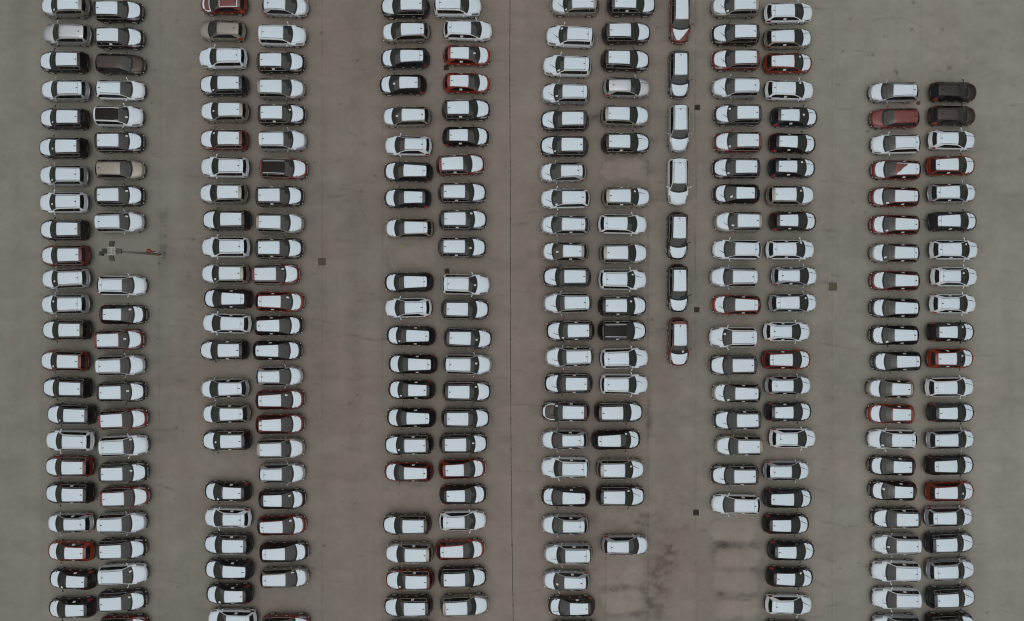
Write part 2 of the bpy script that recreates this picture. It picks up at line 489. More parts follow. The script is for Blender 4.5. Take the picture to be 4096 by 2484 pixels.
class Model:
    def __init__(s, key):
        p = MODELS[key]
        s.key = key; s.p = p
        s.px = [a for a, _ in p['prof']][::-1]; s.pz = [b for _, b in p['prof']][::-1]
        keyx = [p['xn'], p['cowl'], p['head'], p['fend'], p['roof'], p['gend'], -p['L'] + p['xn'],
                p['xn'] - .02, p['xn'] - .06, p['xn'] - .12, p['xn'] - .2]
        st = set(round(x, 4) for x in keyx + [a for a, _ in p['prof']])
        for x in np.arange(-p['L'] + p['xn'] + .05, p['xn'] - .03, .062):
            if all(abs(x - k) > .026 for k in st):
                st.add(round(float(x), 4))
        s.st = sorted(st, reverse=True)

    def bow(s, x):
        p = s.p
        return float(np.interp(x, [-p['L'] + p['xn'], p['gend'], p['roof'], p['fend'], p['head'] - .6, p['head'], p['cowl'],
                                   p['xn'] - .3, p['xn']],
                               [-.26, -.22, -.13, -.02, .03, .09, .26, .33, .36]))

    def warp(s, x, y):
        return x - s.bow(x) * min(1.0, abs(y) / s.p['W']) ** 2

    def zt(s, x):
        h = .045
        if s.p['head'] + .15 > x > s.p['fend'] or s.p['xn'] - .3 > x > s.p['cowl'] + .1:
            return float(np.mean([np.interp(x + d, s.px, s.pz) for d in (-h * 2, -h, 0, h, h * 2)]))
        return float(np.interp(x, s.px, s.pz))

    def ring(s, x):
        p = s.p
        W0 = p['W']; xn = p['xn']; xt = xn - p['L']
        f = max(0, (x - (xn - .75)) / .75); g = max(0, ((xt + .6) - x) / .6)
        Wd = W0 * (1 - .15 * f ** 2.2 - .10 * g ** 2.2)
        zt = s.zt(x)
        yt = float(np.interp(x, [xt, p['gend'], p['roof'], p['fend'], p['head'], p['cowl'], xn - .3, xn],
                             [.66, .66, p['yt'] - .07, p['yt'] - .05, p['yt'], p['yc'], .68, .60]))
        yt = min(yt, Wd - .08)
        cr = float(np.interp(x, [xt, p['gend'], p['roof'], p['head'], p['cowl'], xn - .2, xn], [.03, .04, .045, .055, .05, .07, .04]))
        zb5 = min(p['belt'] + (.05 if x < -1 else 0) - .03 * f, zt - cr - .045)
        z8 = zt - cr - .03
        z4 = min(zb5 - .05, .97)
        zs = .22 + .06 * max(f, g)
        r = [(Wd - .07, zs), (Wd - .012, zs + .18), (Wd, min(.60, z4 - .16)), (Wd - .008, min(.78, z4 - .08)), (Wd - .035, z4),
             (max(yt + .05, Wd - .085), zb5)]
        y5, _ = r[5]
        y8 = min(yt + .025, y5 - .01)
        q3 = {'S': -1.86, 'T': -1.98, 'H': -1.52}[s.key]
        top = .88 if s.key == 'S' else float(np.interp(x, [q3, q3 + .5], [.30, .90]))
        for tt in (.10, top):
            r.append((y5 + (y8 - y5) * (tt ** 1.25), zb5 + (z8 - zb5) * tt))
        r += [(y8, z8), (yt, zt - cr), (yt - .10, zt - cr * .42), (yt * .5, zt - cr * .1), (0, zt)]
        return r

    def zsurf(s, x, y):
        r = s.ring(x)[3:]
        yy = [a for a, _ in r][::-1]; zz = [b for _, b in r][::-1]
        return float(np.interp(abs(y), yy, zz))

    def P(s, x, y, dz=0.0):
        return (s.warp(x, y), y, s.zsurf(x, y) + dz)

    def arch(s, xw, z, lim):
        p = s.p
        for c in (p['wf'], p['wr']):
            R_ = p['rw'] + .055
            d = abs(xw - c)
            if d < R_:
                z = max(z, min(lim, p['rw'] + math.sqrt(R_ * R_ - d * d)))
        return z

    def build(s):
        p = s.p; n = len(s.st)
        rings = [s.ring(x) for x in s.st]
        NR = len(rings[0])
        vs = []
        for x, r in zip(s.st, rings):
            row = []
            lim = r[4][1] - .02
            for k, (y, z) in enumerate(r):
                xw = s.warp(x, y)
                if k <= 3:
                    z = s.arch(xw, z, lim - .03 * (3 - k))
                    if k and z > p['rw'] + .1 and abs(min(abs(xw - p['wf']), abs(xw - p['wr']))) < p['rw'] + .06:
                        y = y + .008
                row.append((xw, y, z))
            vs += row + [(a, -b_, c) for a, b_, c in row[:-1][::-1]]
        M = 2 * NR - 1
        # ring slots 0..NR-1 on the left side (+y), mirrored after
        groups = {k: [] for k in ('body', 'windscreen', 'rear_window', 'headlight', 'headlight2', 'tail_light', 'tail_light2',
                                  'win1', 'win2', 'win3', 'win1r', 'win2r', 'win3r', 'pillar1', 'pillar2', 'pillar1r', 'pillar2r')}
        key = s.key
        xt = p['xn'] - p['L']
        b1 = p['head'] - .62; b2 = b1 - (.98 if key == 'S' else .92); q3 = {'S': -1.86, 'T': -1.98, 'H': -1.52}[key]
        w0 = p['cowl'] - .33
        for i in range(n - 1):
            xm = (s.st[i] + s.st[i + 1]) / 2
            for k in range(M - 1):
                f = (i * M + k, i * M + k + 1, (i + 1) * M + k + 1, (i + 1) * M + k)
                kk = k if k < NR - 1 else M - 2 - k        # band number counted from the sill
                left = k < NR - 1
                g = 'body'
                if kk >= 9 and p['head'] < xm < p['cowl']:
                    g = 'windscreen'
                elif kk >= 9 and p['gend'] < xm < p['roof']:
                    g = 'rear_window'
                elif kk == 6 and q3 < xm < w0:
                    if abs(xm - b1) < .035 or abs(xm - b2) < .035:
                        g = 'pillar' + ('1' if abs(xm - b1) < .035 else '2') + ('' if left else 'r')
                    elif xm > b1:
                        g = 'win1'
                    elif xm > b2:
                        g = 'win2'
                    else:
                        g = 'win3'
                    if g[:3] == 'win' and not left:
                        g += 'r'
                elif key == 'S' and 4 <= kk <= 7 and p['xn'] - .62 < xm < p['xn'] - .07:
                    g = 'headlight'
                elif key != 'S' and 4 <= kk <= 6 and p['xn'] - .62 < xm < p['xn'] - .05:
                    g = 'headlight'
                elif key == 'S' and kk in (3,) and xm < xt + .28:
                    g = 'tail_light'
                elif key == 'H' and kk in (3, 4, 5, 6) and xt + {3: .02, 4: .02, 5: .06, 6: .10}[kk] < xm < xt + {3: .40, 4: .46, 5: .42, 6: .30}[kk]:
                    g = 'tail_light'
                elif key == 'T' and kk in (3, 4, 5) and xt + .02 < xm < xt + {3: .40, 4: .34, 5: .24}[kk]:
                    g = 'tail_light'
                if g in ('headlight', 'tail_light') and not left:
                    g += '2'
                groups[g].append(f)
        groups['body'].append(tuple(range(M)))
        groups['body'].append(tuple(reversed(range((n - 1) * M, n * M))))
        out = {}
        for g, fs in groups.items():
            if not fs:
                continue
            used = sorted(set(i for f in fs for i in f))
            mp = {u: j for j, u in enumerate(used)}
            V = [vs[u] for u in used]; F = [tuple(mp[i] for i in f)[::-1] for f in fs]
            out[g] = (V, F)
        s.vs = vs; s.M = M; s.NR = NR
        s.b = (w0, b1, b2, q3)
        return out


def grid_patch(mod, x0, x1, lim, dz=.009, nu=18, nv=11, name='film', m=None, thick=.0):
    """skin laid on the upper surface; lim(x)->(ymin,ymax)"""
    vs = []; fs = []
    for i in range(nu + 1):
        x = x0 + (x1 - x0) * i / nu
        a, b_ = lim(x)
        for j in range(nv + 1):
            y = a + (b_ - a) * j / nv
            vs.append(mod.P(x, y, dz))
    for i in range(nu):
        for j in range(nv):
            k = i * (nv + 1) + j
            fs.append((k, k + 1, k + nv + 2, k + nv + 1))
    # skirt so the film is not a floating sheet
    per = [j for j in range(nv + 1)] + [i * (nv + 1) + nv for i in range(1, nu + 1)] + \
          [nu * (nv + 1) + j for j in range(nv - 1, -1, -1)] + [i * (nv + 1) for i in range(nu - 1, 0, -1)]
    k0 = len(vs)
    for q_ in per:
        v = vs[q_]; vs.append((v[0], v[1], v[2] - dz - .004))
    for i in range(len(per)):
        j = (i + 1) % len(per)
        fs.append((per[i], per[j], k0 + j, k0 + i))
    # outward normals for the top
    a = np.array(vs[0]); b_ = np.array(vs[1]); c = np.array(vs[nv + 1])
    if np.cross(b_ - a, c - a)[2] < 0:
        fs = [f[::-1] for f in fs]
    return mesh_from(name, vs, fs, m)


LIB = {}          # (model, part[, colour]) -> mesh
MOD = {}


def side_y(mod, x, z):
    """outer half width of the body side at height z (pre-warp station x)"""
    r = mod.ring(x)[:9]
    return float(np.interp(z, [b for _, b in r], [a for a, _ in r]))


for key in 'STH':
    mod = Model(key); MOD[key] = mod; p = mod.p
    G = mod.build()
    xn = p['xn']; xt = xn - p['L']; Wd = p['W']
    V, F = G['body']
    for c, pm in PAINT.items():
        me = mesh_from('body', V, F, pm); LIB[key, 'body', c] = me
    LIB[key, 'windscreen'] = mesh_from('windscreen', *G['windscreen'], M_GLASS)
    LIB[key, 'rear_window'] = mesh_from('rear_window', *G['rear_window'], M_GLASS_D)
    for w in ('win1', 'win2', 'win3', 'win1r', 'win2r', 'win3r'):
        if w in G:
            LIB[key, w] = mesh_from('side_window', *G[w], M_GLASS_D)
    for w in ('pillar1', 'pillar2', 'pillar1r', 'pillar2r'):
        LIB[key, w] = mesh_from('door_pillar', *G[w], M_BLACK)
    for w in ('headlight', 'headlight2'):
        LIB[key, w] = mesh_from('headlight', *G[w], M_LAMP)
    for w in ('tail_light', 'tail_light2'):
        LIB[key, w] = mesh_from('tail_light', *G[w], M_TAIL if key == 'H' else M_TAILD)
    # underbody and wheel wells
    mb = MB()
    mb.box((0, 0, .30), (p['L'] - .5, Wd * 1.55, .16))
    for xw in (p['wf'], p['wr']):
        mb.box((xw, 0, .52), (.86, Wd * 2 - .24, .40))
    LIB[key, 'underbody'] = mb.mesh('underbody', M_BLACK)
    # films
    def hood_lim(x, _p=p, _k=key):
        t = (x - _p['cowl']) / (_p['xn'] - .17 - _p['cowl'])
        w = (.755 if _k == 'S' else .75) * (1 - .03 * t) * (1 - .40 * max(0, (t - .45) / .55) ** 2)
        if _k == 'S' and .35 < t < .97:
            w += (.030 if int(t * 19) % 2 else -.030)
        return -w, w
    hx0, hx1 = p['cowl'] + .03, xn - (.20 if key == 'S' else .24)
    if key == 'S':
        hx1 = xn - .16
    LIB[key, 'hood_film'] = grid_patch(mod, hx0, hx1, hood_lim, name='hood_film', m=M_FILM, nu=26)
    LIB[key, 'hood_film_torn'] = grid_patch(mod, hx0, hx1 - .05, lambda x: (lambda t: (-.75 + .40 * t ** 1.6 + .02 * math.sin(20 * t), .75 - .90 * t))((x - hx0) / (hx1 - hx0)),
                                            name='hood_film', m=M_FILM, nu=26)
    LIB[key, 'hood_rim_front'] = grid_patch(mod, hx1 - .16, hx1 + .02, lambda x: (hood_lim(x)[0] * .85, hood_lim(x)[1] * .85), name='film_remnant', m=M_FILM)
    LIB[key, 'hood_rim_back'] = grid_patch(mod, hx0, hx0 + .07, lambda x: (-.72, .72), name='film_remnant', m=M_FILM)
    LIB[key, 'hood_rim_a'] = grid_patch(mod, hx0, hx1 - .1, lambda x: (hood_lim(x)[1] - .09, hood_lim(x)[1]), name='film_remnant', m=M_FILM)
    LIB[key, 'hood_rim_b'] = grid_patch(mod, hx0, hx1 - .1, lambda x: (hood_lim(x)[0], hood_lim(x)[0] + .09), name='film_remnant', m=M_FILM)
    yf, yr = {'S': (.585, .555), 'T': (.55, .475), 'H': (.54, .49)}[key]
    rx0 = p['head'] - .045
    def rlim(x, a=rx0, b_=p['fend'], yf=yf, yr=yr):
        t = (a - x) / (a - b_)
        w = yf + (yr - yf) * t
        return -w, w
    LIB[key, 'roof_film'] = grid_patch(mod, rx0, p['fend'], rlim, name='roof_film', m=M_FILM)
    rend = p['roof'] + .035
    def flim(x, a=rx0, b_=rend, yf=yf, yr=yr - .01):
        t = (a - x) / (a - b_)
        w = yf + (yr - yf) * t
        e = (x - b_) / .16
        if e < 1:
            w -= .10 * (1 - math.sqrt(max(0, 1 - (1 - e) ** 2)))
        return -w, w
    LIB[key, 'roof_film_full'] = grid_patch(mod, rx0, rend, flim, name='roof_film', m=M_FILM, nu=40)
    def tlim(x, fl=flim):
        a, b_ = fl(x)
        t = (rx0 - x) / 1.12
        if t < 1:
            a2 = a + .04 - 0.0
            return -b_ * 1.0 if False else max(a, b_ - (b_ - a) * (.04 + .96 * t) - .03 * math.sin(14 * t)), b_
        return a, b_
    LIB[key, 'roof_film_torn'] = grid_patch(mod, rx0, rend, tlim, name='roof_film', m=M_FILM, nu=44)
    def jlim(x, fl=flim):
        a, b_ = fl(x)
        if x < rend + .34:
            return a + .02 + .09 * abs(math.sin(x * 23)), b_ - .06 - .14 * abs(math.sin(x * 31 + 1))
        return a, b_
    LIB[key, 'roof_film_jag'] = grid_patch(mod, rx0, rend + .07, jlim, name='roof_film', m=M_FILM, nu=44)
    LIB[key, 'roof_rim_a'] = grid_patch(mod, rx0, p['fend'], lambda x: (rlim(x)[1] - .045, rlim(x)[1]), name='film_remnant', m=M_FILM)
    LIB[key, 'roof_rim_b'] = grid_patch(mod, rx0, p['fend'], lambda x: (rlim(x)[0], rlim(x)[0] + .045), name='film_remnant', m=M_FILM)
    LIB[key, 'roof_rim_c'] = grid_patch(mod, rx0, rx0 - .06, rlim, name='film_remnant', m=M_FILM)
    LIB[key, 'roof_rim_d'] = grid_patch(mod, p['fend'] + .07, p['fend'], rlim, name='film_remnant', m=M_FILM)
    LIB[key, 'pano'] = grid_patch(mod, rx0 + .04, p['fend'] - .12, lambda x: (rlim(x)[0] * .97, rlim(x)[1] * .97), dz=.006, name='glass_roof', m=M_ROOFGL)
    LIB[key, 'film_seam'] = grid_patch(mod, p['roof'] + .36, p['roof'] + .335, lambda x: (flim(x)[0] * .98, flim(x)[1] * .98), dz=.013, name='film_seam', m=M_SEAM, nu=2)
    # roof ditch lines / rails
    mb = MB()
    for sg in (-1, 1):
        pts = [mod.P(x, sg * ((yf - .035) + (yr - yf) * (rx0 - x) / (rx0 - rend)), .014) for x in np.linspace(rx0 - .02, p['roof'] + .34, 10)]
        mb.tube(pts, .014, 5)
    LIB[key, 'rails'] = mb.mesh('roof_rail', M_BLACK)
    for sg, nm in ((1, 'rail_a'), (-1, 'rail_b')):
        mb = MB()
        pts = []
        xx = np.linspace(rx0 - .12, p['fend'] + .03, 12)
        for i, x in enumerate(xx):
            yy_ = yf + .022 + (yr - yf) * i / 11
            pts.append(mod.P(x, sg * yy_, .03 if 0 < i < 11 else .0))
        mb.tube(pts, .016, 6)
        LIB[key, nm] = mb.mesh('roof_rail', M_BLACK, True)
        mb = MB()
        pts = [mod.P(x, sg * ((yf - .04) + (yr - yf) * (rx0 - x) / (rx0 - rend)), .012) for x in np.linspace(rx0 - .02, p['roof'] + .34, 12)]
        mb.tube(pts, .015, 5)
        LIB[key, 'ditch_a' if sg > 0 else 'ditch_b'] = mb.mesh('roof_rail', M_BLACK, True)
    # chrome outline of the side glass
    w0, b1, b2, q3 = mod.b
    for sg, nm in ((1, 'trim_a'), (-1, 'trim_b')):
        lo = []; hi = []
        for x in [v for v in mod.st if q3 - .01 <= v <= w0 + .05]:
            r = mod.ring(x)
            lo.append((mod.warp(x, r[6][0]), sg * (r[6][0] + .006), r[6][1]))
            hi.append((mod.warp(x, r[7][0]), sg * (r[7][0] + .006), r[7][1]))
        mb = MB().tube(lo + hi[::-1], .011, 5, closed=True)
        if key == 'S':
            k = min(range(len(lo)), key=lambda i: abs(lo[i][0] - b2))
            mb.tube([lo[k], hi[k]], .010, 5)
        LIB[key, nm] = mb.mesh('window_trim', M_CHROME, True)
    # wheels
    rw = p['rw']
    mb = MB().lathe([(rw * .60, -.10), (rw * .93, -.105), (rw, -.075), (rw, .075), (rw * .93, .105), (rw * .62, .10), (rw * .60, .03)], 26, 'y')
    LIB[key, 'wheel'] = mb.mesh('wheel', M_TYRE, True)
    mb = MB().lathe([(rw * .64, .06), (rw * .66, .108), (rw * .60, .100), (rw * .56, .05), (rw * .18, .045)], 26, 'y')
    for k in range(5):
        t = 2 * math.pi * k / 5
        ca, sa = math.cos(t), math.sin(t)
        for dd in (-.14, .14):
            t2 = t + dd
            mb.tube([(rw * .12 * ca, .085, rw * .12 * sa), (rw * .60 * math.cos(t2), .094, rw * .60 * math.sin(t2))], [.035, .02], 5)
    mb.lathe([(rw * .16, .06), (rw * .16, .098), (rw * .05, .104)], 10, 'y')
    LIB[key, 'rim'] = mb.mesh('rim', M_RIM, True)
    # mirrors
    for c, pm in PAINT.items():
        for sg, nm in ((1, 'mirror_a'), (-1, 'mirror_b')):
            mb = MB()
            x = p['mir']; y0 = Wd - .10; z = p['belt'] + .02
            ring = []
            for u, rr, dx, dy in ((0, .028, .05, 0), (.25, .03, .045, .10), (.30, .055, .03, .13), (.55, .085, .0, .20), (.85, .080, -.03, .27), (1, .04, -.055, .31)):
                ring.append((x + dx, sg * (y0 + dy), z + .02 * u + (.02 if u > .28 else 0), rr))
            vs = []; fs = []
            for (a_, b_, c_, rr) in ring:
                for j in range(8):
                    tt = 2 * math.pi * j / 8
                    vs.append((a_ + .62 * rr * math.cos(tt), b_, c_ + rr * .9 * math.sin(tt)))
            for i in range(len(ring) - 1):
                for j in range(8):
                    f = (i * 8 + j, i * 8 + (j + 1) % 8, (i + 1) * 8 + (j + 1) % 8, (i + 1) * 8 + j)
                    fs.append(f if sg < 0 else f[::-1])
            fs.append(tuple(range((len(ring) - 1) * 8, len(ring) * 8)))
            mb.add(vs, fs)
            LIB[key, nm, c] = mb.mesh('door_mirror', pm, True)
    # door handles
    for q_, xh in enumerate((.12, -.80)):
        for sg in (1, -1):
            xx_ = xh + (.0 if key == 'S' else .02)
            y = side_y(mod, xx_, .84) + .016
            mb = MB().tube([(xx_ + .10, sg * (y - .02), .86), (xx_ + .07, sg * (y + .012), .865), (xx_ - .07, sg * (y + .012), .865), (xx_ - .10, sg * (y - .02), .86)], .017, 5)
            LIB[key, 'handle%d%d' % (q_, sg)] = mb.mesh('door_handle', M_CHROME, True)
    # nose: grille, chrome bar, badge, fog lamps
    def nose(y, z, out=.012, x=xn):
        return (mod.warp(x, y) + out, y, z)
    mb = MB()
    zg = .60 if key == 'S' else .50
    for (z, h, wd_) in ((zg, .085, .46), (zg - .22, .07, .60)):
        ysn = np.linspace(-wd_, wd_, 11)
        vs = [nose(y, z - h * (1 - .3 * (y / wd_) ** 2)) for y in ysn] + [nose(y, z + h * (1 - .3 * (y / wd_) ** 2)) for y in ysn] + \
             [nose(y, z - h, -.04) for y in ysn] + [nose(y, z + h, -.04) for y in ysn]
        n_ = 11
        fs = [(i, i + 1, n_ + i + 1, n_ + i) for i in range(n_ - 1)] + [(n_ + i, n_ + i + 1, 3 * n_ + i + 1, 3 * n_ + i) for i in range(n_ - 1)] + \
             [(2 * n_ + i, 2 * n_ + i + 1, i + 1, i) for i in range(n_ - 1)]
        mb.add(vs, fs)
    LIB[key, 'grille'] = mb.mesh('grille', M_BLACK)
    mb = MB()
    ysn = np.linspace(-.44, .44, 11)
    mb.tube([nose(y, zg + .095 * (1 - .3 * (y / .44) ** 2), .016) for y in ysn], .012, 5)
    mb.tube([nose(y, zg - .095 * (1 - .3 * (y / .44) ** 2), .016) for y in ysn], .012, 5)
    LIB[key, 'grille_trim'] = mb.mesh('grille_trim', M_CHROME, True)
    LIB[key, 'badge'] = MB().lathe([(.055, 0), (.05, .014)], 14, 'x', nose(0, zg + .17, -.006)).mesh('badge', M_CHROME, True)
    for sg, nm in ((1, 'fog_a'), (-1, 'fog_b')):
        LIB[key, nm] = MB().box((nose(sg * .62, .44)[0] - .01, sg * .63, .46), (.05, .12, .07), rz=sg * -.5).mesh('fog_lamp', M_FOG)
    # shark-fin aerial
    xa = p['fend'] + .17
    mb = MB().add([mod.P(xa + .13, 0, .012), mod.P(xa - .08, -.055, .012), mod.P(xa - .08, .055, .012), (xa - .055, 0, mod.zsurf(xa, 0) + .09)],
                  [(0, 2, 3), (0, 3, 1), (1, 3, 2), (0, 1, 2)])
    LIB[key, 'aerial'] = mb.mesh('roof_aerial', M_BLACK)
    # small mast aerial for the lower cars
    # wipers
    for q_, (ya, yb) in enumerate(((.56, .02), (.06, -.46))):
        a_ = mod.P(p['cowl'] - .01, ya, .02); b_ = mod.P(p['cowl'] - .10, yb, .02)
        LIB[key, 'wiper%d' % q_] = MB().tube([a_, b_], .012, 5).mesh('wiper', M_BLACK)
    a_ = mod.P(p['cowl'] + .0, .36, .03)
    LIB[key, 'wiper_up'] = MB().tube([a_, (a_[0] + .30, a_[1] - .10, a_[2] + .33)], .018, 5).tube(
        [(a_[0] + .14, a_[1] - .02, a_[2] + .16), (a_[0] + .56, a_[1] - .20, a_[2] + .50)], .016, 5).mesh('wiper', M_BLACK)
    LIB[key, 'cowl'] = grid_patch(mod, p['cowl'] - .10, p['cowl'] + .028, lambda x: (-.74, .74), dz=.005, name='cowl_panel', m=M_BLACK, nu=4)
    # rear: plate recess, bumper shelf, gate shut line
    mb = MB()
    ysn = np.linspace(-.60, .60, 9)
    mb.tube([(mod.warp(xt, y) - .02, y, .50) for y in ysn], .05, 6)
    LIB[key, 'bumper_strip'] = mb.mesh('rear_bumper_strip', M_BLACK, True)
    mb = MB()
    pts = []
    for x_, y_ in [(p['roof'] - .02, -(p['yt'] - .02)), (p['roof'] - .1, -.60), (p['gend'], -.64), (xt + .06, -.60), (xt + .035, 0), (xt + .06, .60), (p['gend'], .64), (p['roof'] - .1, .60), (p['roof'] - .02, p['yt'] - .02)]:
        pts.append(mod.P(x_, y_, .003))
    LIB[key, 'gate_gap'] = MB().tube(pts, .007, 4).mesh('tailgate_seam', M_BLACK)
    # windscreen slip (positioned per car), window slip
    r = mod.ring(-.25)
    mid = [(a + b_) / 2 for a, b_ in zip(r[6], r[7])]
    for sg, nm in ((1, 'wslip_a'), (-1, 'wslip_b')):
        vs = []
        for dx, tt in ((.13, .2), (-.13, .2), (-.13, .75), (.13, .75)):
            y = r[6][0] + (r[7][0] - r[6][0]) * tt; z = r[6][1] + (r[7][1] - r[6][1]) * tt
            vs.append((-.5 + dx, sg * (y + .02), z))
        LIB[key, nm] = mesh_from('window_slip', vs, [(0, 1, 2, 3) if sg > 0 else (3, 2, 1, 0)], M_PAPER, False)

SLIP = MB().box((0, 0, 0), (.22, .155, .004)).mesh('windscreen_slip', M_PAPER)

